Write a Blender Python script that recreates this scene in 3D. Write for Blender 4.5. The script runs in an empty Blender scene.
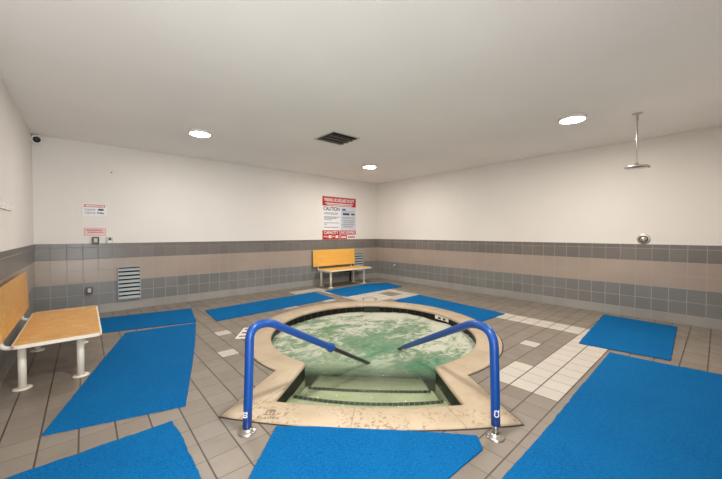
import bpy, bmesh, math, random
from mathutils import Vector, Matrix, noise
random.seed(7)
PI = math.pi
SC = bpy.context.scene
COL = SC.collection

# ------------------------------------------------------------------ camera, world, exposure
H = 1.415
cam_d = bpy.data.cameras.new('camera'); cam = bpy.data.objects.new('camera', cam_d); COL.objects.link(cam)
cam_d.sensor_width = 36.0; cam_d.lens = 314.87 / 722 * 36.0; cam_d.clip_start = 0.02
cam.matrix_world = (Matrix.Translation((0, 0, H)) @ Matrix.Rotation(math.radians(-41.302), 4, 'Z')
                    @ Matrix.Rotation(math.radians(90 - 1.15), 4, 'X') @ Matrix.Rotation(math.radians(0.033), 4, 'Z'))
SC.camera = cam
w = bpy.data.worlds.new('world'); SC.world = w; w.use_nodes = True
w.node_tree.nodes['Background'].inputs[0].default_value = (0.9, 0.95, 1.0, 1)
w.node_tree.nodes['Background'].inputs[1].default_value = 0.3
SC.view_settings.view_transform = 'Standard'; SC.view_settings.look = 'None'
SC.view_settings.gamma = 1.0; SC.view_settings.use_curve_mapping = False
SC.view_settings.exposure = 0.17
LAMP = {'left': 182.0, 'right': 300.0, 'corner': 290.0, 'near': 335.0}   # radiance of the ceiling discs; the near one is added, out of view
LAMPCOL = {'left': (1.0, .96, .91), 'right': (1.0, .925, .845), 'corner': (1.0, .94, .87), 'near': (1.0, .95, .90)}
DOOR_FILL = 84.0                       # power of the fill light added in the made-up doorway behind the camera

# room (camera stands at x=0, y=0)
XL, XR, YB, YF, ZC, ZT = -0.608, 6.995, 7.227, -0.40, 2.981, 1.234
T = 0.2032
SU, SV, SR, SRI = 4.60, -0.13, 1.745, 1.43      # hot tub: centre along the diagonal axes u, v, outer and inner radius
U = Vector((1, 1, 0)) / math.sqrt(2); V = Vector((1, -1, 0)) / math.sqrt(2)
def uv(u, v, z=0.0): return U * u + V * v + Vector((0, 0, z))
CEN = uv(SU, SV)

# ------------------------------------------------------------------ node helpers
class NT:
    def __init__(s, name):
        s.m = bpy.data.materials.new(name); s.m.use_nodes = True
        s.t = s.m.node_tree; s.b = s.t.nodes['Principled BSDF']; s.out = s.t.nodes['Material Output']
    def n(s, typ, **kw):
        x = s.t.nodes.new(typ)
        for k, v in kw.items(): setattr(x, k, v)
        return x
    def put(s, sock, v):
        if hasattr(v, 'links') or isinstance(v, bpy.types.NodeSocket): s.t.links.new(v, sock)
        elif isinstance(v, (tuple, list)) and len(v) == 3 and sock.type == 'RGBA': sock.default_value = (*v, 1)
        else: sock.default_value = v
    def math(s, op, a, b=0.0, c=None, clamp=False):
        x = s.n('ShaderNodeMath', operation=op, use_clamp=clamp)
        s.put(x.inputs[0], a); s.put(x.inputs[1], b)
        if c is not None: s.put(x.inputs[2], c)
        return x.outputs[0]
    def mix(s, f, a, b, blend='MIX'):
        x = s.n('ShaderNodeMix', data_type='RGBA', blend_type=blend)
        s.put(x.inputs[0], f); s.put(x.inputs[6], a); s.put(x.inputs[7], b); return x.outputs[2]
    def coord(s, which='Object'):
        return s.n('ShaderNodeTexCoord').outputs[which]
    def xyz(s, v):
        x = s.n('ShaderNodeSeparateXYZ'); s.put(x.inputs[0], v); return x.outputs
    def comb(s, a, b, c=0.0):
        x = s.n('ShaderNodeCombineXYZ'); s.put(x.inputs[0], a); s.put(x.inputs[1], b); s.put(x.inputs[2], c); return x.outputs[0]
    def noise(s, vec, scale, detail=3, rough=.5, dist=0.0):
        x = s.n('ShaderNodeTexNoise'); s.put(x.inputs['Vector'], vec); x.inputs['Scale'].default_value = scale
        x.inputs['Detail'].default_value = detail; x.inputs['Roughness'].default_value = rough; x.inputs['Distortion'].default_value = dist
        return x.outputs[0]
    def ramp(s, f, stops):
        x = s.n('ShaderNodeValToRGB'); s.put(x.inputs[0], f); e = x.color_ramp.elements
        while len(e) < len(stops): e.new(.5)
        for q, (p, c) in zip(e, stops): q.position = p; q.color = (*c, 1) if isinstance(c, tuple) else (c, c, c, 1)
        return x.outputs[0]
    def mrange(s, v, a, b, c=0.0, d=1.0):
        x = s.n('ShaderNodeMapRange'); s.put(x.inputs[0], v)
        for i, k in enumerate((a, b, c, d)): x.inputs[i + 1].default_value = k
        return x.outputs[0]
    def bump(s, h, strength=.3, dist=.01):
        x = s.n('ShaderNodeBump'); s.put(x.inputs['Height'], h); x.inputs['Strength'].default_value = strength
        x.inputs['Distance'].default_value = dist; s.t.links.new(x.outputs[0], s.b.inputs['Normal']); return x
    def set(s, col=None, rough=None, metal=None, spec=None, coat=None):
        if col is not None: s.put(s.b.inputs['Base Color'], col)
        if rough is not None: s.put(s.b.inputs['Roughness'], rough)
        if metal is not None: s.b.inputs['Metallic'].default_value = metal
        if spec is not None: s.b.inputs['Specular IOR Level'].default_value = spec
        if coat is not None: s.b.inputs['Coat Weight'].default_value = coat
        return s.m
    def cell(s, a, size, phase):
        """cell index and distance to the nearest cell border (metres)"""
        q = s.math('DIVIDE', s.math('SUBTRACT', a, phase), size)
        f = s.math('FRACT', q); d = s.math('MULTIPLY', s.math('MINIMUM', f, s.math('SUBTRACT', 1.0, f)), size)
        return s.math('FLOOR', q), d

def plain(name, col, rough=.5, metal=0.0, spec=.5, var=0.06, scale=9.0):
    k = NT(name); f = k.noise(k.coord(), scale, 3)
    c2 = tuple(min(1, x * (1 + var)) for x in col); c1 = tuple(x * (1 - var) for x in col)
    return k.set(k.mix(f, c1, c2), rough, metal, spec)

def tile_wall_material(name, axis, phase):
    k = NT(name); o = k.xyz(k.coord()); a = o[axis]; z = o[2]
    ci, da = k.cell(a, T, phase)
    # rows: cove base, two grey, two pink, one dark, narrow cap
    zb = [0.0, .149, .349, .552, .754, .960, 1.165, 1.30]
    cols = [(.33, .32, .30), (.212, .208, .196), (.212, .208, .196), (.39, .315, .26), (.39, .315, .26), (.185, .165, .147), (.175, .158, .142)]
    col = cols[0]; row = 0.0; dz = None
    for i in range(1, 7):
        g = k.math('GREATER_THAN', z, zb[i]); col = k.mix(g, col, cols[i]); row = k.math('ADD', row, g)
        d = k.math('ABSOLUTE', k.math('SUBTRACT', z, zb[i])); dz = d if dz is None else k.math('MINIMUM', dz, d)
    wn = k.n('ShaderNodeTexWhiteNoise', noise_dimensions='2D'); k.put(wn.inputs[0], k.comb(ci, row))
    pk = k.math('MULTIPLY', k.math('GREATER_THAN', z, .56), k.math('LESS_THAN', z, .953))
    amp = k.math('SUBTRACT', .12, k.math('MULTIPLY', pk, .095))
    rnd = k.math('ADD', k.math('MULTIPLY', k.math('SUBTRACT', wn.outputs[0], .5), amp), 1.0)
    big = k.mrange(k.noise(k.coord(), 1.1, 2), .3, .7, .93, 1.07)
    col = k.mix(1.0, col, k.comb(k.math('MULTIPLY', rnd, big), k.math('MULTIPLY', rnd, big), k.math('MULTIPLY', rnd, big)), 'MULTIPLY')
    g = k.math('LESS_THAN', k.math('MINIMUM', da, dz), .0045)
    pinkrow = k.math('MULTIPLY', k.math('GREATER_THAN', z, .56), k.math('LESS_THAN', z, .953))
    gcol = k.mix(pinkrow, (.36, .345, .32), (.41, .35, .30))
    gcol = k.mix(k.math('GREATER_THAN', z, .96), gcol, (.24, .22, .20) if axis == 0 else (.31, .285, .255))
    c = k.mix(g, col, gcol)
    k.bump(k.mrange(k.math('MINIMUM', da, dz), 0, .007), .35, .003)
    return k.set(c, k.mix(g, (.28, .28, .28), (.8, .8, .8)), spec=.4)

def floor_materials():
    FX, FY, TX, TY = .757, 1.275, .201, .2027
    out = []
    for nm, c1, c2 in (('floor_quarry_tile', (.205, .172, .138), (.262, .222, .180)), ('floor_white_tile', (.50, .46, .40), (.58, .53, .46))):
        k = NT(nm); P = k.coord(); o = k.xyz(P)
        ix, dx = k.cell(o[0], TX, FX); iy, dy = k.cell(o[1], TY, FY)
        wn = k.n('ShaderNodeTexWhiteNoise', noise_dimensions='2D'); k.put(wn.inputs[0], k.comb(ix, iy))
        st = k.mrange(k.noise(P, 3.2, 5, .6), .32, .68)
        col = k.mix(k.math('ADD', k.math('MULTIPLY', wn.outputs[0], .55), k.math('MULTIPLY', st, .45)), c1, c2)
        # the wide joints run along the sides of the pool
        side = k.math('LESS_THAN', o[0], o[1])
        wx = k.math('ADD', .0032, k.math('MULTIPLY', side, .0020)); wy = k.math('SUBTRACT', .0052, k.math('MULTIPLY', side, .0020))
        g = k.math('MAXIMUM', k.math('LESS_THAN', dx, wx), k.math('LESS_THAN', dy, wy))
        wide = k.math('MAXIMUM', k.math('MULTIPLY', k.math('LESS_THAN', dx, wx), side), k.math('MULTIPLY', k.math('LESS_THAN', dy, wy), k.math('SUBTRACT', 1.0, side)))
        gc = k.mix(wide, (.125, .10, .08), (.065, .05, .04))
        k.bump(k.mrange(k.math('MINIMUM', dx, dy), 0, .006), .3, .002)
        r = k.mrange(k.noise(P, 5, 3), .3, .7, .33, .5)
        out.append(k.set(k.mix(g, col, gc), r, spec=.45))
    return out

def plaster(name, col):
    k = NT(name); P = k.coord(); f = k.mrange(k.noise(P, .9, 3), .3, .7)
    k.bump(k.noise(P, 160, 2), .06, .002)
    return k.set(k.mix(f, tuple(c * .97 for c in col), tuple(min(1, c * 1.02) for c in col)), .72, spec=.25)

M = {}
M['plaster'] = plaster('wall_paint', (.80, .755, .70))
M['ceiling'] = plaster('ceiling_paint', (.91, .87, .81))
M['tile_x'] = tile_wall_material('wall_tile_back', 0, -.43)
M['tile_y'] = tile_wall_material('wall_tile_side', 1, YB - 40 * T)
M['floor'], M['white_tile'] = floor_materials()

def coping_material():
    k = NT('coping_stone'); P = k.coord(); o = k.xyz(P)
    f = k.mrange(k.noise(P, 2.6, 5, .6), .3, .7)
    col = k.mix(f, (.43, .335, .225), (.55, .445, .315))
    # pitted rusty wear on the tread by the steps
    u = k.math('MULTIPLY', k.math('ADD', o[0], o[1]), .70711)
    near = k.mrange(u, 2.75, 2.35)
    pit = k.math('GREATER_THAN', k.noise(P, 34, 4, .62), .565)
    patch = k.math('MULTIPLY', k.mrange(k.noise(P, 3.3, 2), .42, .56), near)
    col = k.mix(k.math('MULTIPLY', k.math('MULTIPLY', pit, patch), .75), col, (.25, .145, .07))
    spots = k.math('MULTIPLY', k.math('GREATER_THAN', k.noise(P, 19, 3), .69), .35)
    col = k.mix(spots, col, (.29, .19, .11))
    # thin joints between the curved stones
    ang = k.math('ARCTAN2', k.math('SUBTRACT', o[1], CEN.y), k.math('SUBTRACT', o[0], CEN.x))
    _, da = k.cell(ang, PI / 9, .05)
    j = k.math('MULTIPLY', k.math('LESS_THAN', da, .0022), .5)
    col = k.mix(j, col, (.24,.17,.11))
    k.bump(k.noise(P, 60, 4), .18, .003)
    return k.set(col, .55, spec=.35)
M['coping'] = coping_material()

def band_material():
    k = NT('black_band_tile'); uvc = k.xyz(k.coord('UV'))
    _, du = k.cell(uvc[0], .152, 0.0)
    g = k.math('LESS_THAN', du, .0035)
    rnd = k.noise(k.coord(), 14, 2); k.b.inputs['Specular IOR Level'].default_value = .2
    return k.set(k.mix(g, k.mix(rnd, (.003, .003, .003), (.012, .011, .011)), (.10, .095, .075)), k.mix(g, (.38, .38, .38), (.7, .7, .7)))
M['band'] = band_material()
def nosing_material():
    k = NT('black_nosing_tile'); uvc = k.xyz(k.coord('UV'))
    _, du = k.cell(uvc[0], .052, 0.0)
    return k.set(k.mix(k.math('LESS_THAN', du, .004), (.010, .012, .010), (.20, .24, .16)), .4)
M['nosing'] = nosing_material()
M['basin'] = plain('pool_plaster', (.55, .58, .40), .6, var=.10, scale=4)
M['skimmer'] = plain('skimmer_black', (.008, .011, .008), .5)
M['marker'] = plain('white_marker_tile', (.80, .77, .70), .3)

def water_material():
    k = NT('hot_tub_water'); P = k.coord(); o = k.xyz(P)
    u = k.math('MULTIPLY', k.math('ADD', o[0], o[1]), .70711); v = k.math('MULTIPLY', k.math('SUBTRACT', o[0], o[1]), .70711)
    warp = k.n('ShaderNodeMapping'); k.put(warp.inputs[0], P); warp.inputs['Rotation'].default_value = (0, 0, math.radians(42)); warp.inputs['Scale'].default_value = (1.0, 1.55, 1)
    Q = warp.outputs[0]
    n1 = k.noise(Q, 1.25, 2, .5, .8); n2 = k.noise(Q, 3.9, 8, .66, 2.2); n3 = k.noise(Q, 11, 5, .6, .8)
    calm = k.mrange(u, 3.30, 3.66)                       # 0 over the steps, 1 over the jets
    f = k.math('ADD', k.math('MULTIPLY', n1, .85), k.math('ADD', k.math('MULTIPLY', n2, .95), k.math('MULTIPLY', n3, .22)))
    r = k.n('ShaderNodeVectorMath', operation='DISTANCE'); k.put(r.inputs[0], P); r.inputs[1].default_value = (CEN.x, CEN.y, -.1)
    f = k.math('ADD', f, k.mrange(r.outputs['Value'], .35, 1.40, -.06, .10))       # froth gathers round the rim
    f = k.math('ADD', f, k.mrange(u, 3.6, 4.7, -.09, .05))
    foam = k.mrange(f, .975, 1.15)
    thin = k.math('MULTIPLY', foam, k.math('ADD', .05, k.math('MULTIPLY', k.mrange(u, 3.50, 4.0), .87)))
    tint = k.n('ShaderNodeBsdfTransparent'); tint.inputs[0].default_value = (.93, .98, .90, 1)
    deep = k.n('ShaderNodeBsdfDiffuse')
    green = k.mix(k.mrange(k.noise(Q, 1.7, 3), .35, .65), (.040, .190, .100), (.090, .285, .155))
    green = k.mix(k.mrange(u, 4.7, 5.9), green, (.17, .235, .115))
    k.put(deep.inputs[0], k.mix(k.mrange(f, .70, 1.0), green, (.23, .335, .21)))
    body = k.n('ShaderNodeMixShader'); k.put(body.inputs[0], k.math('ADD', .05, k.math('MULTIPLY', calm, .90)))
    k.t.links.new(tint.outputs[0], body.inputs[1]); k.t.links.new(deep.outputs[0], body.inputs[2])
    fo = k.n('ShaderNodeBsdfDiffuse'); fo.inputs[0].default_value = (.58, .58, .48, 1)
    m2 = k.n('ShaderNodeMixShader'); k.put(m2.inputs[0], thin)
    k.t.links.new(body.outputs[0], m2.inputs[1]); k.t.links.new(fo.outputs[0], m2.inputs[2])
    gl = k.n('ShaderNodeBsdfGlossy'); gl.inputs['Roughness'].default_value = .09
    bp = k.n('ShaderNodeBump'); bp.inputs['Strength'].default_value = .55; bp.inputs['Distance'].default_value = .03; k.put(bp.inputs['Height'], k.math('ADD', n2, k.math('MULTIPLY', n3, .4)))
    k.t.links.new(bp.outputs[0], gl.inputs['Normal'])
    fr = k.n('ShaderNodeFresnel'); fr.inputs[0].default_value = 1.33; k.t.links.new(bp.outputs[0], fr.inputs['Normal'])
    m3 = k.n('ShaderNodeMixShader'); k.put(m3.inputs[0], k.math('MULTIPLY', fr.outputs[0], k.math('SUBTRACT', .8, k.math('MULTIPLY', thin, .6))))
    k.t.links.new(m2.outputs[0], m3.inputs[1]); k.t.links.new(gl.outputs[0], m3.inputs[2])
    k.t.links.new(m3.outputs[0], k.out.inputs[0])
    return k.m
M['water'] = water_material()

def mat_material():
    k = NT('blue_loop_vinyl'); P = k.coord()
    loops = k.noise(P, 95, 3, .6, 1.5); big = k.noise(P, 2.2, 3)
    c = k.mix(k.mrange(loops, .35, .65), (.0008, .072, .235), (.0015, .155, .40))
    c = k.mix(k.mrange(big, .35, .7, 0, .30), c, (.004, .150, .37))
    k.bump(loops, .6, .008)
    return k.set(c, .75, spec=.08)
M['mat'] = mat_material()
def sleeve_material():
    k = NT('blue_vinyl_sleeve'); P = k.coord()
    f = k.math('GREATER_THAN', k.noise(P, 16, 4, .65), .66)
    c = k.mix(k.math('MULTIPLY', f, .45), (.004, .058, .27), (.05, .13, .31))
    return k.set(c, .36, spec=.5)
M['sleeve'] = sleeve_material()
M['steel'] = plain('stainless_steel', (.60, .57, .52), .28, 1.0)
M['dark_steel'] = plain('shaded_pipe', (.055, .04, .055), .35, .5)  # shade on the bare stainless pipe is put into this dark colour
def wood_material(name, c1, c2, wear):
    k = NT(name); P = k.coord()
    mp = k.n('ShaderNodeMapping'); k.put(mp.inputs[0], P); mp.inputs['Scale'].default_value = (14, 1.4, 14) if wear else (1.4, 14, 14)
    g = k.noise(mp.outputs[0], 2.4, 6, .62, .7)
    c = k.mix(k.mrange(g, .3, .7), c1, c2)
    blot = k.mrange(k.noise(P, 5.5, 5, .65), .50, .70)
    c = k.mix(k.math('MULTIPLY', blot, .55 if wear else .12), c, (.42, .20, .05))
    if wear:
        pale = k.math('MULTIPLY', k.math('GREATER_THAN', k.noise(P, 13, 5, .7), .60), .45); c = k.mix(pale, c, (.72, .60, .42))
    return k.set(c, .36, spec=.5)
M['wood_worn'] = wood_material('worn_plywood', (.60, .29, .062), (.73, .40, .105), True)
M['wood_gold'] = wood_material('golden_plywood', (.80, .42, .075), (.88, .52, .13), False)
M['cream'] = plain('cream_enamel', (.78, .72, .60), .35)
M['edge'] = plain('cream_edge_band', (.83, .75, .60), .4)
M['white_metal'] = plain('white_enamel', (.78, .75, .70), .4)
M['louver'] = plain('pale_blue_louver', (.35, .39, .395), .42)
M['grille_frame'] = plain('ceiling_grille_enamel', (.60, .55, .49), .5)
M['grille'] = plain('dark_grille', (.022, .018, .014), .6)
M['slat'] = plain('dark_slat', (.20, .17, .14), .55)
M['void'] = plain('duct_black', (.008, .007, .006), .9)
M['black'] = plain('black_plastic', (.012, .012, .012), .3)
M['dark_box'] = plain('bronze_box', (.085, .075, .065), .45)
M['pale_box'] = plain('pale_box', (.58, .55, .50), .45)
M['sign_white'] = plain('sign_white', (.80, .80, .80), .45)
M['sign_blue'] = plain('sign_pale_blue', (.60, .63, .69), .45)
M['sign_red'] = plain('sign_red', (.46, .012, .012), .45)
M['sign_pink'] = plain('faded_red', (.68, .22, .24), .5)
M['sign_faded'] = plain('faded_pink_white', (.78, .60, .57), .5)
M['ink_navy'] = plain('navy_ink', (.035, .04, .13), .5)
M['ink_grey'] = plain('grey_ink', (.36, .36, .41), .5)
M['ink_black'] = plain('black_ink', (.02, .02, .02), .5)
M['print_white'] = plain('white_print', (.85, .80, .78), .5)
M['worn_ink'] = plain('worn_ink', (.20, .15, .11), .7)

M['dark_joint'] = plain('dark_joint', (.035, .027, .02), .8)
def emit(name, col, s):
    k = NT(name); e = k.n('ShaderNodeEmission'); e.inputs[0].default_value = (*col, 1); e.inputs[1].default_value = s
    k.t.links.new(e.outputs[0], k.out.inputs[0]); return k.m

# ------------------------------------------------------------------ mesh helpers
def obj(name, bm, mat, parent=None, smooth=False):
    bmesh.ops.recalc_face_normals(bm, faces=bm.faces)
    me = bpy.data.meshes.new(name); bm.to_mesh(me); bm.free()
    for m in (mat if isinstance(mat, list) else [mat]): me.materials.append(m)
    if smooth:
        for p in me.polygons: p.use_smooth = True
    o = bpy.data.objects.new(name, me); COL.objects.link(o)
    if parent: o.parent = parent
    return o
def tag(o, label=None, cat=None, group=None, kind=None):
    if label: o['label'] = label
    if cat: o['category'] = cat
    if group: o['group'] = group
    if kind: o['kind'] = kind
    return o
def thing(name, label, cat, loc=(0, 0, 0), rz=0.0, group=None):
    o = bpy.data.objects.new(name, None); COL.objects.link(o); o.empty_display_size = .1
    o.location = loc; o.rotation_euler = (0, 0, rz); return tag(o, label, cat, group)
def box(bm, x0, x1, y0, y1, z0, z1, bev=0.0, mat=0, M4=None):
    vs = [bm.verts.new((x, y, z)) for x in (x0, x1) for y in (y0, y1) for z in (z0, z1)]
    fs = [bm.faces.new([vs[i] for i in f]) for f in ((0, 1, 3, 2), (4, 6, 7, 5), (0, 4, 5, 1), (2, 3, 7, 6), (0, 2, 6, 4), (1, 5, 7, 3))]
    for f in fs: f.material_index = mat
    if bev:
        es = list({e for f in fs for e in f.edges})
        r = bmesh.ops.bevel(bm, geom=es, offset=bev, segments=2, affect='EDGES', profile=.7)
        vs = list({v for f in r['faces'] for v in f.verts} | {v for v in vs if v.is_valid})
    if M4 is not None:
        bmesh.ops.transform(bm, matrix=M4, verts=[v for v in vs if v.is_valid])
    return bm
def lathe(bm, prof, seg=28, M4=None):
    """surface of revolution about z from (r, z) pairs"""
    rings = []
    for r, z in prof:
        if r < 1e-6: rings.append([bm.verts.new((0, 0, z))])
        else: rings.append([bm.verts.new((r * math.cos(2 * PI * i / seg), r * math.sin(2 * PI * i / seg), z)) for i in range(seg)])
    for a, b in zip(rings, rings[1:]):
        for i in range(seg):
            j = (i + 1) % seg
            if len(a) == 1 and len(b) > 1: bm.faces.new((a[0], b[i], b[j]))
            elif len(b) == 1 and len(a) > 1: bm.faces.new((a[i], b[0], a[j]))
            elif len(a) > 1: bm.faces.new((a[i], b[i], b[j], a[j]))
    if M4 is not None: bmesh.ops.transform(bm, matrix=M4, verts=[v for r in rings for v in r])
    return bm
def tube(bm, pts, rad, seg=14, caps=True):
    pts = [Vector(p) for p in pts]; n = len(pts)
    rads = rad if isinstance(rad, (list, tuple)) else [rad] * n
    ref = None; rings = []
    for i, p in enumerate(pts):
        t = (pts[min(i + 1, n - 1)] - pts[max(i - 1, 0)]).normalized()
        if ref is None: ref = Vector((1, 0, 0)) if abs(t.x) < .8 else Vector((0, 1, 0))
        a = (ref - t * ref.dot(t)).normalized(); ref = a; b = t.cross(a)
        rings.append([bm.verts.new(p + (a * math.cos(2 * PI * k / seg) + b * math.sin(2 * PI * k / seg)) * rads[i]) for k in range(seg)])
    for A, B in zip(rings, rings[1:]):
        for k in range(seg): bm.faces.new((A[k], A[(k + 1) % seg], B[(k + 1) % seg], B[k]))
    if caps: bm.faces.new(rings[0][::-1]); bm.faces.new(rings[-1])
    return bm
def arc_path(pts, rad, n=8):
    """polyline with its inner corners rounded"""
    P = [Vector(p) for p in pts]; out = [P[0]]
    for i in range(1, len(P) - 1):
        a = (P[i - 1] - P[i]); b = (P[i + 1] - P[i]); r = min(rad, a.length * .49, b.length * .49)
        A = P[i] + a.normalized() * r; B = P[i] + b.normalized() * r
        for k in range(n + 1):
            t = k / n; out.append(A * (1 - t) ** 2 + P[i] * 2 * t * (1 - t) + B * t * t)
    out.append(P[-1]); return out
def text_mesh(body, size, depth=.0006, align='CENTER'):
    c = bpy.data.curves.new('lettering', 'FONT'); c.body = body; c.size = size; c.align_x = align; c.align_y = 'CENTER'; c.extrude = depth; c.offset = size * .022
    t = bpy.data.objects.new('lettering', c); COL.objects.link(t)
    dg = bpy.context.evaluated_depsgraph_get(); me = bpy.data.meshes.new_from_object(t.evaluated_get(dg))
    bpy.data.objects.remove(t); bpy.data.curves.remove(c); return me
def text(body, size, mat, parent, M4, fit=None, name='lettering'):
    me = text_mesh(body, size); 
    if fit:
        xs = [v.co.x for v in me.vertices]; wdt = max(xs) - min(xs)
        me.transform(Matrix.Diagonal((fit / wdt, 1, 1, 1)))
    me.transform(M4); me.materials.append(mat)
    o = bpy.data.objects.new(name, me); COL.objects.link(o); o.parent = parent; return o

# ------------------------------------------------------------------ the hot tub outline (used by the floor too)
NA = 72
def tub_loops():
    """matching outer and inner outlines, in u, v; first the curve, then right side, front, left side"""
    hoL, hoR, hiL, hiR = .945, .985, .68, .69
    aoL, aoR, aiL, aiR = (math.asin(x) for x in (hoL / SR, hoR / SR, hiL / SRI, hiR / SRI))
    O, I = [], []
    for k in range(NA + 1):
        t = k / NA
        a = PI - aoL - t * (2 * PI - aoL - aoR); b = PI - aiL - t * (2 * PI - aiL - aiR)
        O.append((SU + SR * math.cos(a) * (1.075 if math.cos(a) > 0 else 1), SV - SR * math.sin(a))); I.append((SU + SRI * math.cos(b) * (1.075 if math.cos(b) > 0 else 1), SV - SRI * math.sin(b)))
    foL, foR, fiL, fiR = (2.32, SV - 1.10), (2.37, SV + 1.17), (2.56, SV - .76), (2.61, SV + .805)      # front corners
    lerp = lambda p, q, t: (p[0] * (1 - t) + q[0] * t, p[1] * (1 - t) + q[1] * t)
    for k in range(1, 7): O.append(lerp(O[NA], foR, k / 6)); I.append(lerp(I[NA], fiR, k / 6))
    for k in range(1, 25):
        t = k / 24; bow = 4 * t * (1 - t)
        p = lerp(foR, foL, t); O.append((p[0] - .115 * bow, p[1])); p = lerp(fiR, fiL, t); I.append((p[0] - .07 * bow, p[1]))
    for k in range(1, 6): O.append(lerp(foL, O[0], k / 6)); I.append(lerp(fiL, I[0], k / 6))
    return O, I
OUT, INN = tub_loops()
NL = len(OUT)
def loop_pt(i, t, z): 
    i %= NL
    return uv(OUT[i][0] * (1 - t) + INN[i][0] * t, OUT[i][1] * (1 - t) + INN[i][1] * t, z)

# ------------------------------------------------------------------ structure
def make_floor():
    bm = bmesh.new()
    outer = [bm.verts.new(p) for p in ((XL - .1, YF - .1, 0), (XR + .1, YF - .1, 0), (XR + .1, YB + .1, 0), (XL - .1, YB + .1, 0))]
    hole = [bm.verts.new(loop_pt(i, .03, 0)) for i in range(NL)]
    es = [bm.edges.new((L[i], L[(i + 1) % len(L)])) for L in (outer, hole) for i in range(len(L))]
    bmesh.ops.triangle_fill(bm, edges=es, use_beauty=True)
    bad = [f for f in bm.faces if all(v in set(hole) for v in f.verts) and point_in(f.calc_center_median())]
    bmesh.ops.delete(bm, geom=bad, context='FACES')
    for f in bm.faces:
        if f.normal.z < 0: f.normal_flip()
    # inlaid white tiles
    X = lambda i: .757 + .201 * i
    Y = lambda i: 1.275 + .2027 * i
    rects = [(X(11), 5.60, Y(-2), Y(0)), (X(11), X(14), Y(0), Y(1)), (X(22), X(24), Y(0), 4.60),
             (X(17), X(18), Y(1), Y(2)), (X(3), X(4), Y(16), Y(17)), (X(2), X(3), Y(12), Y(13)),
             (4.28, 5.15, 4.66, 5.53), (5.15, 5.55, 4.60, 4.83), (5.15, 5.55, 5.26, 5.53), (5.55, 5.80, 4.50, 5.53), (4.95, 5.15, 4.50, 4.66),
             (3.66, 4.50, 6.45, 6.80), (4.27, 4.50, 5.95, 6.45), (3.72, 3.99, 5.30, 5.53), (2.78, 3.06, 5.30, 5.42), (5.80, 6.05, 6.62, 6.95)]
    for a, b, c, d in rects: box(bm, a + .003, b - .003, c + .003, d - .003, -.001, .0012, 0, 1)
    me = bpy.data.meshes.new('floor'); bm.to_mesh(me); bm.free(); me.materials.append(M['floor']); me.materials.append(M['white_tile'])
    o = bpy.data.objects.new('floor', me); COL.objects.link(o); return tag(o, kind='structure')
def point_in(p):
    poly = [(loop_pt(i, .03, 0).x, loop_pt(i, .03, 0).y) for i in range(NL)]; c = False; j = NL - 1
    for i in range(NL):
        (xi, yi), (xj, yj) = poly[i], poly[j]
        if (yi > p.y) != (yj > p.y) and p.x < (xj - xi) * (p.y - yi) / (yj - yi) + xi: c = not c
        j = i
    return c
make_floor()

def wall(name, x0, x1, y0, y1, nx, ny, tm, holes=()):
    """painted slab with a tiled dado standing 6 mm proud of it, cove at the foot"""
    bm = bmesh.new(); box(bm, x0, x1, y0, y1, ZT - .06, ZC + .05, 0, 0)
    d = .006
    bx = [x0, x1, y0, y1]
    if nx > 0: bx[1] += d
    if nx < 0: bx[0] -= d
    if ny > 0: bx[3] += d
    if ny < 0: bx[2] -= d
    box(bm, *bx, -.05, ZT, 0.0, 1)
    return tag(obj(name, bm, [M['plaster'], tm]), kind='structure')
wall('wall_left', XL - .12, XL, YF - .12, YB + .12, 1, 0, M['tile_y'])
wall('wall_right', XR, XR + .12, YF - .12, YB + .12, -1, 0, M['tile_y'])
wall('wall_back', XL - .001, XR + .001, YB, YB + .12, 0, -1, M['tile_x'])
# unseen front wall behind the camera; doorway added to let in fill light, x -0.45 .. 0.55
def front_wall():
    bm = bmesh.new(); dx0, dx1, dz = -.45, .55, 2.10
    for a, b in ((XL, dx0), (dx1, XR)):
        box(bm, a, b, YF - .12, YF, ZT - .06, ZC + .05, 0, 0); box(bm, a, b, YF - .12, YF + .006, -.05, ZT, 0, 1)
    box(bm, dx0, dx1, YF - .12, YF, dz, ZC + .05, 0, 0)
    tag(obj('wall_front', bm, [M['plaster'], M['tile_x']]), kind='structure')
    bm = bmesh.new(); f = .06
    box(bm, dx0 - f, dx0, YF - .13, YF + .02, 0, dz + f); box(bm, dx1, dx1 + f, YF - .13, YF + .02, 0, dz + f); box(bm, dx0, dx1, YF - .13, YF + .02, dz, dz + f)
    tag(obj('trim_1', bm, M['white_metal']), kind='structure')  # frame of the added doorway
    L = bpy.data.lights.new('doorway_fill', 'AREA'); L.shape = 'RECTANGLE'; L.size = .98; L.size_y = 2.05; L.energy = DOOR_FILL; L.color = (.93, .97, 1.0)  # area light added to brighten the foreground from behind the camera
    o = bpy.data.objects.new('doorway_fill', L); COL.objects.link(o); o.location = (.05, YF - .06, 1.05); o.rotation_euler = (math.radians(90), 0, 0)
front_wall()
bm = bmesh.new(); box(bm, XL - .12, XR + .12, YF - .12, YB + .12, ZC, ZC + .1)
tag(obj('ceiling', bm, M['ceiling']), kind='structure')

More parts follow.
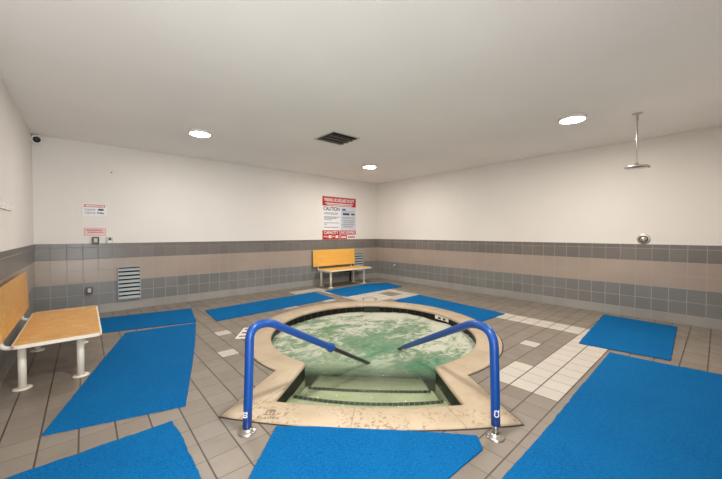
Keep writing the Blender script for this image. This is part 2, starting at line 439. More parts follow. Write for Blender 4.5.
# ------------------------------------------------------------------ the hot tub
tub = thing('hot_tub', 'round in-ground hot tub with cream stone coping and a stepped entry', 'hot tub', CEN)
def rel(o): o.parent = tub; o.matrix_parent_inverse = Matrix.Translation(-CEN); return o
def loft(prof, closed=True, i0=0, i1=None, uvs=False):
    bm = bmesh.new(); ly = bm.loops.layers.uv.new('uv') if uvs else None
    idx = list(range(NL)) if closed else list(range(i0, i1 + 1))
    rings = [[bm.verts.new(loop_pt(i, t, z)) for t, z in prof] for i in idx]
    if closed: rings.append(rings[0])
    s = 0.0
    for A, B in zip(rings, rings[1:]):
        ds = (B[0].co - A[0].co).length
        for k in range(len(prof) - 1):
            f = bm.faces.new((A[k], B[k], B[k + 1], A[k + 1]))
            if ly:
                for l in f.loops:
                    l[ly].uv = (s + (ds if l.vert in B else 0), l.vert.co.z)
        s += ds
    return bm
rel(obj('coping', loft([(0, -.03), (0, .010), (.03, .017), (.90, .018), (.97, .010), (1.0, -.008), (.985, -.026), (.93, -.034), (.90, -.034)]), M['coping'], smooth=True))
# dark joint round the stone
rel(obj('joint', loft([(-.040, .0005), (-.040, .003), (.004, .003)]), M['dark_joint']))
rel(obj('tile_band', loft([(.95, -.030), (.95, -.165)], uvs=True), M['band']))
def basin():
    bm = loft([(.955, -.165), (.955, -.92)])
    lo = [v for v in bm.verts if abs(v.co.z + .92) < 1e-4]
    bot = bmesh.ops.contextual_create(bm, geom=[e for e in bm.edges if e.verts[0] in lo and e.verts[1] in lo])
    bmesh.ops.triangulate(bm, faces=[f for f in bm.faces if len(f.verts) > 4]); return bm
rel(obj('basin', basin(), M['basin']))
def step(u1, bow, hw0, hw1, z, name='step'):
    bm = bmesh.new(); n = 20; u0 = 2.44
    nose = [(u1 - bow * (1 - (1 - 2 * k / n) ** 2), SV + hw1 * (2 * k / n - 1)) for k in range(n + 1)]
    back = [(u0, SV + .80 * (2 * k / n - 1)) for k in range(n + 1)]
    for k in range(n):
        q = [bm.verts.new(uv(*p, z)) for p in (back[k], back[k + 1], nose[k + 1], nose[k])]; bm.faces.new(q)
        q = [bm.verts.new(uv(*p)) for p in ((*nose[k], z), (*nose[k + 1], z), (*nose[k + 1], z - .16), (*nose[k], z - .16))]; bm.faces.new(q)
    bmesh.ops.remove_doubles(bm, verts=bm.verts, dist=1e-4)
    s = rel(obj(name, bm, M['basin']))
    bm = bmesh.new(); ly = bm.loops.layers.uv.new('uv'); acc = 0
    for k in range(n):
        a, b = nose[k], nose[k + 1]; d = math.dist(a, b); m = .96
        def sh(p, du): return uv(p[0] + du, SV + (p[1] - SV) * m, z + .004)
        vs = [bm.verts.new(v) for v in (sh(a, -.05), sh(b, -.05), sh(b, .004), sh(a, .004))]
        f = bm.faces.new(vs)
        for l, c in zip(f.loops, (acc, acc + d, acc + d, acc)): l[ly].uv = (c, 0)
        vs2 = [vs[3], vs[2], bm.verts.new(sh(b, .004) - Vector((0, 0, .018))), bm.verts.new(sh(a, .004) - Vector((0, 0, .018)))]
        f = bm.faces.new(vs2)
        for l, c in zip(f.loops, (acc, acc + d, acc + d, acc)): l[ly].uv = (c, 0)
        acc += d
    ns = obj('nosing', bm, M['nosing']); ns.parent = s
step(2.955, .085, .80, .735, -.150); step(3.27, .03, .74, .665, -.218); step(3.72, .0, .69, .60, -.285)
bm = bmesh.new()
dirp = Vector((5.02, 4.93, 0)) - CEN
def on_rim(px, py, w_, z0, z1, name, mat):
    a = math.atan2(py - CEN.y, px - CEN.x); bm = bmesh.new()
    cu = math.cos(a - PI / 4); r = SRI * (1 / math.sqrt((cu / (1.075 if cu > 0 else 1)) ** 2 + 1 - cu * cu)) + .006
    n = 6; 
    for k in range(n):
        qa = a + (k / n - .5) * w_ / r; qb = a + ((k + 1) / n - .5) * w_ / r
        v4 = [Vector((CEN.x + rr * math.cos(q), CEN.y + rr * math.sin(q), z)) for rr in (r - .012, r + .03) for q in (qa, qb) for z in (z0, z1)]
        vs = [bm.verts.new(v) for v in v4]
        for f in ((0, 1, 3, 2), (4, 6, 7, 5), (0, 4, 5, 1), (2, 3, 7, 6), (0, 2, 6, 4), (1, 5, 7, 3)): bm.faces.new([vs[i] for i in f])
    return rel(obj(name, bm, mat)), a, r
sk, _, _ = on_rim(4.235, 4.50, .30, -.135, -.022, 'skimmer', M['skimmer'])
dm, da_, dr_ = on_rim(4.70, 3.12, .30, -.085, -.028, 'depth_marker', M['marker'])
for dx in (-.05, .06):
    q = da_ - dx / dr_; bm = bmesh.new()
    box(bm, -.012, .012, -.026, .026, -.015, .015, 0, 0, Matrix.Translation((CEN.x + (dr_ - .010) * math.cos(q), CEN.y + (dr_ - .010) * math.sin(q), -.056)) @ Matrix.Rotation(q, 4, 'Z'))
    ink = obj('marker_print', bm, M['ink_black']); ink.parent = dm
# worn symbol etched in the coping near the left rail
def etched():
    bm = bmesh.new(); o = uv(2.315, -.86, .0195)
    e1 = V; e2 = U
    def bar(x0, x1, y0, y1):
        bm.faces.new([bm.verts.new(o + e1 * a + e2 * b) for a, b in ((x0, y0), (x1, y0), (x1, y1), (x0, y1))])
    for a, b, c, d in ((-.035, .035, .085, .095), (-.035, -.025, .03, .09), (.025, .035, .03, .09), (-.045, .05, .025, .033), (-.01, .01, .05, .07)): bar(a, b, c, d)
    x = -.075
    while x < .09:
        wv = random.uniform(.008, .02); bar(x, x + wv, -.03 + random.uniform(0, .012), -.01 + random.uniform(0, .02)); x += wv + .008
    rel(obj('etched_mark', bm, M['worn_ink']))
etched()

def make_water():
    bm = bmesh.new(); vs = [bm.verts.new(loop_pt(i, .955, -.122)) for i in range(NL)]; bm.faces.new(vs)
    bmesh.ops.triangulate(bm, faces=bm.faces[:])
    for ax in (Vector((1, 0, 0)), Vector((0, 1, 0))):
        lo = min(v.co.dot(ax) for v in bm.verts); hi = max(v.co.dot(ax) for v in bm.verts); q = lo + .045
        while q < hi:
            bmesh.ops.bisect_plane(bm, geom=bm.verts[:] + bm.edges[:] + bm.faces[:], plane_co=ax * q, plane_no=ax); q += .045
    for v in bm.verts:
        u = v.co.dot(U); k = max(0, min(1, (u - 3.1) / .7))
        a = .004 + .016 * k
        v.co.z += a * (noise.noise(v.co * 3.1) + .6 * noise.noise(v.co * 7.3 + Vector((3, 1, 0))))
    o = obj('hot_tub_water', bm, M['water'], smooth=True)
    for p in o.data.polygons:
        if p.normal.z < 0: o.data.flip_normals(); break
    tag(o, 'green bubbling foamy water filling the round hot tub', 'water', kind='stuff')
make_water()

# ------------------------------------------------------------------ handrails
def rail(label, B, E, top, r_in, sleeve_end, mark, flag):
    B = uv(*B); E3 = uv(E[0], E[1], E[2]); d = Vector((E3.x - B.x, E3.y - B.y, 0)); L = d.length; d.normalize()
    root = thing('handrail', label, 'handrail', B, 0, 'handrails of the hot tub')
    def P(s, z): return d * s + Vector((0, 0, z))
    path = [P(s, z) for s, z in top]
    pts = arc_path(path, r_in, 10)
    # split at the sleeve end (distance from the base along d)
    slv, bare = [], []
    for p in pts[:-1]: 
        (slv if p.dot(d) <= sleeve_end else bare).append(p)
    a, b = pts[-2], pts[-1]; t = (sleeve_end - a.dot(d)) / ((b - a).dot(d)); q = a.lerp(b, t)
    n = 30
    slv = slv[:-1] + [slv[-1].lerp(q, k / n) for k in range(n + 1)]
    slv[0] = P(0, flag)
    rr = [.031] * len(slv); 
    if mark == 'L':
        rr[-1] = .030; rr[-2] = .047; rr[-3] = .043; rr[-4] = .034
    bm = bmesh.new(); tube(bm, slv, rr, 18); obj('sleeve', bm, M['sleeve'], root, True)
    dirn = (b - a).normalized()
    bm = bmesh.new(); tube(bm, [q - dirn * .05, q + dirn * .03, b, b + dirn * .30], [.021, .0215, .0195, .019], 14); obj('bare_pipe', bm, M['dark_steel'], root, True)
    bm = bmesh.new(); tube(bm, [P(0, 0), P(0, flag + .04)], .0225, 16); obj('post_stub', bm, M['steel'], root, True)
    bm = bmesh.new(); lathe(bm, [(.024, .030), (.029, .026), (.036, .018), (.054, .014), (.061, .009), (.062, .001)], 28); obj('floor_flange', bm, M['steel'], root, True)
    return root, d
railL, dL = rail('blue sleeved handrail left of the hot tub steps, bare dark pipe at its end', (2.156, -.951), (3.65, -.18, -.09),
     [(0, 0), (.018, .36), (.03, .735), (.20, .742), (1.68, -.09)], .16, 1.03, 'L', .035)
railR, dR = rail('blue sleeved handrail on the right of the hot tub steps, sleeved down to the water', (2.215, .794), (4.02, .28, -.07),
     [(0, 0), (.010, .36), (.03, .725), (.270, .725), (1.88, -.045)], .18, 1.84, 'R', .085)
def rail_text(root, body, z, size, side):
    # reads up the post, printed on the side that faces the camera
    base = root.location; f = Vector((-base.x, -base.y, 0)).normalized(); f = (f + Vector((-f.y, f.x, 0)) * side).normalized()
    xa = Vector((0, 0, 1)); ya = f.cross(xa) * -1
    ya = f.cross(xa)
    m = Matrix(((xa.x, ya.x, f.x, f.x * .0318), (xa.y, ya.y, f.y, f.y * .0318), (xa.z, ya.z, f.z, z), (0, 0, 0, 1)))
    text(body, size, M['print_white'], root, m)
rail_text(railL, '02', .140, .044, -.35); rail_text(railR, 'C2', .180, .044, .25)

# ------------------------------------------------------------------ blue mats
def floor_mat(label, pts, jit=.004, rc=.014):
    k = (H - .012) / H; P = [Vector((x * k, y * k, 0)) for x, y in pts]; n = len(P); ring = []
    for i in range(n):
        a, b, c = P[i - 1], P[i], P[(i + 1) % n]
        ra = (a - b).normalized() * min(rc, (a - b).length * .3); rb = (c - b).normalized() * min(rc, (c - b).length * .3)
        for q in range(5):
            t = q / 4; ring.append((b + ra) * (1 - t) ** 2 + b * 2 * t * (1 - t) + (b + rb) * t * t)
        e0 = b + rb; e1 = c + (b - c).normalized() * min(rc, (b - c).length * .3)
        m = max(1, int((e1 - e0).length / .035))
        for q in range(1, m): ring.append(e0.lerp(e1, q / m))
    cen = sum(ring, Vector()) / len(ring)
    out = []
    for p in ring:
        j = jit * (noise.noise(p * 9) + .7 * noise.noise(p * 31)); out.append(p + (p - cen).normalized() * j)
    bm = bmesh.new(); R = []
    for z, ins in ((.0015, 0), (.010, 0), (.0125, .004)):
        R.append([bm.verts.new((p.x - (p - cen).normalized().x * ins, p.y - (p - cen).normalized().y * ins, z)) for p in out])
    m = len(out)
    for A, B in zip(R, R[1:]):
        for i in range(m): bm.faces.new((A[i], A[(i + 1) % m], B[(i + 1) % m], B[i]))
    bm.faces.new(R[-1]); bm.faces.new(R[0][::-1])
    bmesh.ops.triangulate(bm, faces=[f for f in bm.faces if len(f.verts) > 4])
    return tag(obj('floor_mat', bm, M['mat']), label, 'mat', 'blue mats around the hot tub')
floor_mat('large slanted blue mat beside the worn left bench, left of the hot tub', [(.419, 5.547), (1.305, 5.436), (1.10, 4.62), (.892, 3.853), (.608, 2.879), (-.245, 3.118), (.132, 4.519)])
floor_mat('blue mat lying between the left bench and the left wall vent', [(.05, 6.80), (1.496, 6.546), (1.329, 5.505), (.06, 5.80)])
floor_mat('long narrow blue mat along the back wall left of the far bench', [(1.646, 6.21), (2.9, 6.32), (4.126, 6.401), (4.072, 5.521), (2.8, 5.42), (1.59, 5.338)])
floor_mat('blue mat on the floor in front of the far bench', [(4.41, 6.38), (4.389, 5.489), (6.343, 5.542), (6.485, 6.273), (5.95, 6.49)])
floor_mat('long blue mat at the far right rim of the hot tub', [(4.893, 4.518), (5.777, 4.552), (5.562, 2.479), (4.795, 2.51)])
floor_mat('small near-square blue mat beneath the shower by the right wall', [(6.789, 1.315), (6.751, .401), (4.904, .339), (4.779, 1.182)], .012)
floor_mat('big blue mat filling the right foreground', [(4.689, .842), (4.705, .513), (4.787, -.039), (4.79, -.32), (1.2, -.32), (1.2, .80), (1.784, .809), (2.411, .806), (3.4, .825)], .007)
floor_mat('blue mat in front of the hot tub steps, between the two handrails', [(1.039, 2.126), (1.26, 1.93), (1.488, 1.703), (1.914, 1.253), (2.049, 1.098), (1.951, 1.004), (1.547, 1.017), (1.05, 1.03), (.45, 1.53)], .004, .014)
floor_mat('blue mat in the bottom left foreground corner', [(.479, 2.705), (.493, 2.507), (.492, 1.942), (.49, 1.2), (-.56, 1.2), (-.57, 2.70)], .010)

# ------------------------------------------------------------------ benches (local frame: x along the seat, y forward, z up; wall behind at y=0)
def bench(label, loc, rz, wood_s, wood_b, sx0, sx1, sy0, sy1, legs, bx0, bx1, by, bz0, bz1, zs=.43):
    r = thing('bench', label, 'bench', loc, rz, 'wooden benches against the walls')
    bm = bmesh.new(); box(bm, sx0 + .012, sx1 - .012, sy0 + .012, sy1 - .012, zs - .028, zs, .004); obj('seat', bm, wood_s, r)
    # pale rounded edge band
    def rr(x0, x1, y0, y1, q, n=6):
        out = []
        for cx, cy, a0 in ((x1 - q, y1 - q, 0), (x0 + q, y1 - q, 90), (x0 + q, y0 + q, 180), (x1 - q, y0 + q, 270)):
            for k in range(n + 1): a = math.radians(a0 + 90 * k / n); out.append((cx + q * math.cos(a), cy + q * math.sin(a)))
        return out
    A = rr(sx0, sx1, sy0, sy1, .05); B = rr(sx0 + .014, sx1 - .014, sy0 + .014, sy1 - .014, .04)
    bm = bmesh.new(); n = len(A); rings = []
    for (P, z) in ((B, zs - .032), (A, zs - .028), (A, zs - .002), (B, zs + .0015)): rings.append([bm.verts.new((x, y, z)) for x, y in P])
    rings.append(rings[0])
    for P, Q in zip(rings, rings[1:]):
        for i in range(n): bm.faces.new((P[i], P[(i + 1) % n], Q[(i + 1) % n], Q[i]))
    obj('edge_band', bm, M['edge'], r, False)
    Mb = Matrix.Translation((0, by, bz0)) @ Matrix.Rotation(math.radians(2.5), 4, 'X')
    bm = bmesh.new(); box(bm, bx0, bx1, -.011, .011, 0, bz1 - bz0, .005, 0, Mb); obj('backrest', bm, wood_b, r)
    for x, y in legs:
        bm = bmesh.new(); tube(bm, [(x, y, .004), (x, y, zs - .05)], .029, 18); l = obj('leg', bm, M['cream'], r, True)
        bm = bmesh.new(); lathe(bm, [(.030, .014), (.060, .011), (.066, .006), (.066, .001), (0, .001)], 24, Matrix.Translation((x, y, 0))); f = obj('foot_flange', bm, M['cream'], l, True)
    for x in sorted({round((a[0] + b[0]) / 2, 3) for a, b in ((legs[0], legs[1]), (legs[2], legs[3]))}):
        # one bent tube carries the seat and rises behind it to the backrest
        yb = by - .034 if by > .06 else by + .03
        bm = bmesh.new(); tube(bm, arc_path([(x, sy1 - .06, zs - .052), (x, sy0 - .10 if sy0 - .10 > .03 else .035, zs - .052), (x, max(by - .032, .03), bz1 - .06)], .07, 8), .0185, 14)
        obj('support_tube', bm, M['cream'], r, True)
    return r
# left bench: its wall is x = XL, its x axis runs along the room's -y
bench('worn honey plywood bench with cream tube legs against the left wall', (XL, 4.775, 0), -PI / 2, M['wood_worn'], M['wood_worn'],
      -.775, .785, .118, .728, [(-.62, .565), (-.62, .168), (.61, .565), (.61, .168)], -.76, .93, .080, .507, .945, .437)
bench('golden plywood bench with pale legs against the back wall below the red sign', (5.36, YB, 0), PI, M['wood_gold'], M['wood_gold'],
      -.78, .69, .12, .73, [(.60, .63), (.60, .20), (-.60, .57), (-.52, .20)], -.66, .78, .085, .512, .960, .452)

# ------------------------------------------------------------------ ceiling things
def ceiling_light(x, y, label, key, r=.150):
    t = thing('ceiling_light', label, 'ceiling light', (x, y, ZC), 0, 'round ceiling lights')
    bm = bmesh.new(); lathe(bm, [(0, -.001), (r + .012, -.001), (r + .014, -.012), (r + .004, -.040), (r - .008, -.042), (r - .010, -.036), (0, -.036)], 40); obj('rim', bm, M['white_metal'], t, True)
    bm = bmesh.new(); lathe(bm, [(r - .010, -.037), (r - .03, -.043), (0, -.047)], 40); obj('diffuser', bm, emit('lamp_' + key, LAMPCOL[key], LAMP[key]), t, True)
ceiling_light(1.365, 5.335, 'lit round ceiling light above the left side, toward the back wall', 'left')
ceiling_light(4.975, 1.335, 'lit round ceiling light nearest the shower pipe', 'right')
ceiling_light(4.98, 5.37, 'lit round ceiling light in the far corner, smallest of those in view', 'corner')
ceiling_light(1.22, 1.22, 'added fourth round ceiling light overhead at the near left, above the picture', 'near')  # unseen disc completing the square of lights, added to brighten the foreground

t = thing('ceiling_vent', 'square dark slatted vent grille in the ceiling', 'vent', (3.155, 4.195, ZC), 0)
bm = bmesh.new(); a, b = .275, .245
for x0, x1, y0, y1 in ((-a, a, b, a), (-a, a, -a, -b), (-a, -b, -b, b), (b, a, -b, b)): box(bm, x0, x1, y0, y1, -.010, -.0005)
obj('frame', bm, M['grille_frame'], t)
bm = bmesh.new(); box(bm, -b, b, -b, b, -.0025, -.0008); obj('duct_opening', bm, M['void'], t)
for k in range(4):
    y = -.245 + .49 * (k + .5) / 4
    bm = bmesh.new(); box(bm, -b, b, -.056, .056, -.0015, .0015, 0, 0, Matrix.Translation((0, y, -.018)) @ Matrix.Rotation(math.radians(14), 4, 'X')); obj('slat', bm, M['grille'], t)
for k in range(3):
    y = -.245 + .49 * (k + 1) / 4
    bm = bmesh.new(); box(bm, -b, b, y - .006, y + .006, -.028, -.018); obj('slat_rail', bm, M['slat'], t)

t = thing('shower', 'ceiling rain shower head on a thin straight pipe', 'shower', (5.448, .731, ZC), 0)
bm = bmesh.new(); lathe(bm, [(0, -.001), (.058, -.001), (.058, -.008), (.040, -.016), (.016, -.020), (.014, -.10), (.0, -.10)], 28); obj('ceiling_flange', bm, M['steel'], t, True)
bm = bmesh.new(); tube(bm, [(0, 0, -.05), (0, 0, -.655)], .0095, 14); obj('pipe', bm, M['steel'], t, True)
bm = bmesh.new(); lathe(bm, [(0, -.640), (.018, -.642), (.022, -.665), (.060, -.678), (.118, -.686), (.130, -.694), (.130, -.704), (.122, -.710), (0, -.710)], 36); obj('shower_head', bm, M['steel'], t, True)
bm = bmesh.new(); lathe(bm, [(.105, -.709), (.103, -.713), (.012, -.713), (0, -.713)], 30); obj('spray_plate', bm, M['steel'], t, True)
bm = bmesh.new(); lathe(bm, [(0, 0), (.013, 0), (.013, -.022), (0, -.024)], 14, Matrix.Translation((.03, -.118, -.693))); obj('side_knob', bm, M['dark_box'], t, True)

# ------------------------------------------------------------------ right wall fittings (local +z points into the room)
def on_wall(name, label, cat, pos, normal, group=None):
    o = thing(name, label, cat, pos, 0, group); n = Vector(normal); up = Vector((0, 0, 1)); x = up.cross(n)
    o.matrix_world = Matrix(((x.x, up.x, n.x, pos[0]), (x.y, up.y, n.y, pos[1]), (x.z, up.z, n.z, pos[2]), (0, 0, 0, 1)))
    return o
t = on_wall('shower_valve', 'round chrome shower valve just above the right wall tiles', 'valve', (XR, .832, 1.322), (-1, 0, 0))
bm = bmesh.new(); lathe(bm, [(.086, .001), (.086, .006), (.078, .012), (.062, .014), (0, .014)], 36); obj('escutcheon', bm, M['steel'], t, True)
bm = bmesh.new(); lathe(bm, [(.060, .014), (.060, .020), (.042, .022), (.040, .014)], 36); obj('dark_ring', bm, M['dark_box'], t, True)
bm = bmesh.new(); lathe(bm, [(.036, .014), (.034, .042), (.026, .050), (0, .052)], 28); obj('knob', bm, M['steel'], t, True)
bm = bmesh.new(); tube(bm, [(0, 0, .040), (.006, -.03, .044), (.010, -.062, .040)], [.011, .010, .008], 12); obj('lever', bm, M['steel'], t, True)
t = on_wall('hose_tap', 'tiny chrome tap low on the right wall tiles near the far corner', 'tap', (XR - .006, 6.41, .46), (-1, 0, 0))
bm = bmesh.new(); lathe(bm, [(.030, .001), (.030, .005), (.014, .010), (.012, .05), (0, .05)], 18); obj('body', bm, M['steel'], t, True)
bm = bmesh.new(); tube(bm, arc_path([(0, 0, .045), (0, 0, .085), (0, -.05, .085)], .025), .012, 12); obj('spout', bm, M['steel'], t, True)
bm = bmesh.new(); box(bm, -.030, .030, .020, .030, .038, .050, .003); tube(bm, [(0, 0, .044), (0, .025, .044)], .006, 10); obj('tap_handle', bm, M['steel'], t)

# ------------------------------------------------------------------ back wall fittings (local x = room -x ... mirrored so that text reads)
def back_thing(name, label, cat, x, z, tile=False, group=None):
    return on_wall(name, label, cat, (x, YB - (.006 if tile else 0), z), (0, -1, 0), group)
def panel(parent, name, x0, x1, y0, y1, z0, z1, mat, bev=0.0):
    bm = bmesh.new(); box(bm, x0, x1, y0, y1, z0, z1, bev); return obj(name, bm, mat, parent)
TM = lambda x, y, z: Matrix.Translation((x, y, z))

# big pool rules sign: 1.2 x 1.2 m
t = back_thing('pool_rules_sign', 'large red and white pool rules sign reading caution and capacity above the far bench', 'sign', 5.53, 1.84)
hw = .60
panel(t, 'board', -hw, hw, -.60, .60, .001, .006, M['sign_white'])
hd = panel(t, 'header_panel', -hw, hw, .34, .60, .006, .0075, M['sign_red'])
text('WARNING: NO LIFEGUARD ON DUTY', .135, M['print_white'], t, TM(0, .505, .0082), 1.08)
panel(t, 'rules_panel', .03, hw, -.335, .325, .006, .0075, M['sign_blue'])
text('CAUTION', .150, M['ink_navy'], t, TM(-.285, .255, .0082), .56)
def lines(parent, rows, mat, name='printed_line', seed=1, z=.0078):
    """rows of small illegible print, each row one connected strip"""
    rnd = random.Random(seed)
    for x0, x1, y, h in rows:
        bm = bmesh.new(); xs = []; x = x0
        while x < x1 - .01:
            w_ = min(rnd.uniform(.02, .075), x1 - x); xs.append((x, x + w_, h)); g = rnd.uniform(.008, .016); xs.append((x + w_, x + w_ + g, h * .12)); x += w_ + g
        xs = xs[:-1]
        for zz in (z - .0003, z + .0004):
            lo = [(a, y - h / 2) for a, _, _ in xs] + [(xs[-1][1], y - h / 2)]
            up = []
            for a, c, hh in reversed(xs): up += [(c, y - h / 2 + hh), (a, y - h / 2 + hh)]
            bm.faces.new([bm.verts.new((px, py, zz)) for px, py in lo + up])
        f0, f1 = list(bm.faces); n = len(f0.verts); A = list(f0.verts); B = list(f1.verts)
        for i in range(n): bm.faces.new((A[i], A[(i + 1) % n], B[(i + 1) % n], B[i]))
        bmesh.ops.triangulate(bm, faces=[f for f in bm.faces if len(f.verts) > 4])
        obj(name, bm, mat, parent)
lines(t, [(-.55, -.02, .145, .020), (-.55, -.05, .112, .020), (-.55, -.02, .030, .026), (-.55, -.10, -.005, .024), (-.55, -.28, -.050, .022), (-.55, -.02, -.135, .020), (-.55, -.45, -.175, .022), (-.55, -.05, -.262, .024)], M['ink_grey'], seed=2)
lines(t, [(-.50, .50, .412, .030), (-.44, .46, .368, .022)], M['print_white'], seed=41, z=.0084)
lines(t, [(.09, .22, .255, .045), (.11, .36, .130, .060), (.42, .56, .130, .050)], M['ink_navy'], seed=5, z=.0084)
lines(t, [(.09, .55, .020, .035), (.09, .56, -.055, .030), (.12, .54, -.115, .030), (.09, .56, -.175, .030), (.12, .50, -.240, .030), (.09, .54, .200, .020)], M['ink_grey'], seed=8, z=.0084)
panel(t, 'capacity_panel', -hw, -.005, -.60, -.345, .006, .0075, M['sign_red'])
text('CAPACITY', .115, M['print_white'], t, TM(-.305, -.415, .0082), .50)
text('POOL', .062, M['print_white'], t, TM(-.49, -.525, .0082), .15); panel(t, 'number_box', -.395, -.295, -.565, -.485, .0075, .0085, M['print_white'])
text('SPA', .062, M['print_white'], t, TM(-.225, -.525, .0082), .10); panel(t, 'number_box', -.155, -.055, -.565, -.485, .0075, .0085, M['print_white'])
panel(t, 'no_diving_panel', .015, hw, -.468, -.345, .006, .0075, M['sign_red'])
text('NO DIVING', .105, M['print_white'], t, TM(.305, -.408, .0082), .50)
panel(t, 'no_running_panel', .015, .26, -.60, -.478, .006, .0075, M['sign_red'])
lines(t, [(.05, .23, -.54, .055)], M['print_white'], seed=3, z=.0084)
lines(t, [(.30, .57, -.54, .050)], M['sign_pink'], seed=4)

# capacity sign by the left corner
t = back_thing('capacity_sign', 'small white sign with faded red header and capacity lines, near the left corner', 'sign', .143, 1.812)
panel(t, 'board', -.165, .165, -.110, .115, .001, .005, M['sign_white'])
panel(t, 'header_panel', -.142, .142, .052, .100, .005, .006, M['sign_pink'])
lines(t, [(-.115, .12, .076, .020)], M['print_white'], seed=12, z=.0066)
text('Capacity', .052, M['ink_grey'], t, TM(-.062, .012, .0056), .145); lines(t, [(.045, .12, .012, .030)], M['ink_black'], seed=13, z=.0058)
text('Capacity', .052, M['ink_grey'], t, TM(-.062, -.045, .0056), .145); text('8 Max', .052, M['ink_black'], t, TM(.078, -.045, .0056), .098)
t = back_thing('notice_plate', 'thin faded pink notice under the small capacity sign', 'sign', .144, 1.438)
panel(t, 'board', -.146, .146, -.066, .066, .001, .004, M['sign_faded'])
bm = bmesh.new()
for x0, x1, y0, y1 in ((-.146, .146, .058, .066), (-.146, .146, -.066, -.058), (-.146, -.138, -.058, .058), (.138, .146, -.058, .058)): box(bm, x0, x1, y0, y1, .004, .0052)
obj('border', bm, M['sign_pink'], t)
lines(t, [(-.12, .12, .026, .024), (-.10, .12, -.012, .018)], M['sign_pink'], seed=21, z=.0046)

t = back_thing('switch_box', 'dark metal switch box at the top of the tiles under the pink notice', 'switch', .147, 1.283)
panel(t, 'body', -.048, .048, -.066, .066, .001, .042, M['dark_box'], .012)
panel(t, 'switch_plate', -.024, .024, -.030, .040, .042, .048, M['pale_box'], .002)
t = back_thing('button_box', 'pale small button box right of the dark switch box', 'switch', .343, 1.288)
panel(t, 'body', -.042, .042, -.060, .060, .001, .034, M['pale_box'], .008)
bm = bmesh.new(); lathe(bm, [(.022, .034), (.021, .040), (0, .041)], 20, TM(0, .022, 0)); obj('button', bm, M['dark_box'], t, True)
panel(t, 'label_plate', -.030, .030, -.045, -.012, .034, .0355, M['sign_white'])
t = back_thing('outlet_box', 'dark outlet box on the grey tiles behind the left bench', 'outlet', .053, .412, True)
panel(t, 'body', -.046, .046, -.060, .060, .001, .046, M['dark_box'], .012)
panel(t, 'cover', -.022, .022, -.025, .045, .046, .054, M['pale_box'], .003)
t = back_thing('screw_hook', 'tiny dark screw in the bare white back wall above the capacity sign', 'screw', .381, 2.502)
bm = bmesh.new(); lathe(bm, [(.006, .001), (.006, .012), (.011, .013), (.010, .018), (0, .020)], 14); obj('screw', bm, M['dark_box'], t, True)

def wall_vent(label, x, z, w_, h, n):
    t = back_thing('wall_vent', label, 'vent', x, z, True, 'louvered wall vents')
    f = .010
    bm = bmesh.new()
    for x0, x1, y0, y1 in ((-w_ / 2, w_ / 2, h / 2 - f, h / 2), (-w_ / 2, w_ / 2, -h / 2, -h / 2 + f), (-w_ / 2, -w_ / 2 + f, -h / 2 + f, h / 2 - f), (w_ / 2 - f, w_ / 2, -h / 2 + f, h / 2 - f)): box(bm, x0, x1, y0, y1, .001, .034)
    obj('frame', bm, M['louver'], t)
    bm = bmesh.new(); box(bm, -w_ / 2 + f, w_ / 2 - f, -h / 2 + f, h / 2 - f, .0008, .003); obj('duct_opening', bm, M['void'], t)
    p = (h - 2 * f) / n
    for k in range(n):
        y = -h / 2 + f + p * (k + .5)
        bm = bmesh.new(); box(bm, -w_ / 2 + f, w_ / 2 - f, -p * .36, p * .36, -.0012, .0012, 0, 0, TM(0, y - p * .06, .018) @ Matrix.Rotation(math.radians(-32), 4, 'X')); obj('louver', bm, M['louver'], t)
wall_vent('pale louvered wall vent low on the back wall left of centre', .617, .490, .34, .605, 8)
wall_vent('louvered wall vent partly behind the right end of the far bench', 6.235, .530, .34, .56, 7)

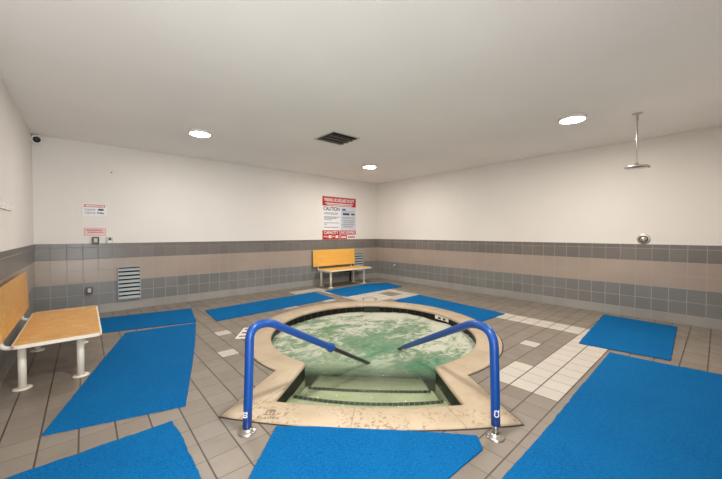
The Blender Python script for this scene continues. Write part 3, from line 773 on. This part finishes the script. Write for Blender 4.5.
t = on_wall('security_camera', 'small white dome camera with black lens in the upper left corner', 'camera', (-.560, YB, 2.905), (0, -1, 0))
panel(t, 'mounting_plate', -.045, .075, -.070, .090, .001, .022, M['white_metal'], .008)
Mc = TM(0, 0, .022) @ Matrix.Rotation(math.radians(12), 4, 'X') @ Matrix.Rotation(math.radians(14), 4, 'Y')
bm = bmesh.new(); lathe(bm, [(.074, 0), (.074, .030), (.064, .052), (.050, .058), (.046, .052)], 32, Mc); obj('housing', bm, M['white_metal'], t, True)
bm = bmesh.new(); lathe(bm, [(.048, .050), (.040, .062), (.024, .071), (0, .074)], 28, Mc); obj('lens', bm, M['black'], t, True)

# bent dark bar under the far bench
t = back_thing('bent_bar', 'dark bent bar low on the back wall under the far bench', 'bar', 5.72, 0, True)
bm = bmesh.new(); tube(bm, arc_path([(-.26, .355, .004), (-.26, .355, .05), (.16, .295, .05), (.16, .005, .05)], .03), .024, 12); obj('bar', bm, M['black'], t, True)

# hook strip on the left wall
t = on_wall('hook_strip', 'white hook strip on the bare left wall at the picture edge', 'hook strip', (XL, 4.55, 1.672), (1, 0, 0))
panel(t, 'strip', -.62, .60, -.018, .018, .001, .014, M['white_metal'], .003)
for x in (-.52, -.30, -.08, .14, .36):
    bm = bmesh.new(); tube(bm, arc_path([(x, .008, .012), (x, .008, .040), (x, .030, .044)], .015), .007, 10); obj('hook', bm, M['white_metal'], t, True)
    bm = bmesh.new(); tube(bm, arc_path([(x, -.008, .012), (x, -.022, .035), (x, -.005, .042)], .012), .006, 10); obj('hook', bm, M['white_metal'], t, True)

# ------------------------------------------------------------------ floor markings
t = thing('depth_notice_tile', 'white floor tile with dark lettering beside the left rim of the hot tub', 'floor marking', (1.715, 4.40, .001), math.atan2(-.57, .82))
bm = bmesh.new(); box(bm, -.10, .105, -.245, .245, 0, .002); obj('tile', bm, M['marker'], t)
lines(t, [(-.07, .09, .16, .055), (-.07, .09, .0, .060), (-.07, .09, -.15, .050)], M['worn_ink'], seed=31, z=.0026)
t = thing('no_diving_marking', 'worn round symbol painted on white tiles behind the hot tub rim', 'floor marking', (4.58, 4.93, .0016), -PI / 4 - .05)
bm = bmesh.new(); R0, R1 = .165, .125
for k in range(36):
    a = 2 * PI * k / 36
    if k in range(22, 31): continue          # worn away on one side
    b = 2 * PI * (k + 1) / 36
    vs = [bm.verts.new((r * math.cos(q), r * math.sin(q), .0006)) for r, q in ((R0, a), (R0, b), (R1, b), (R1, a))]; bm.faces.new(vs)
obj('ring', bm, M['worn_ink'], t)
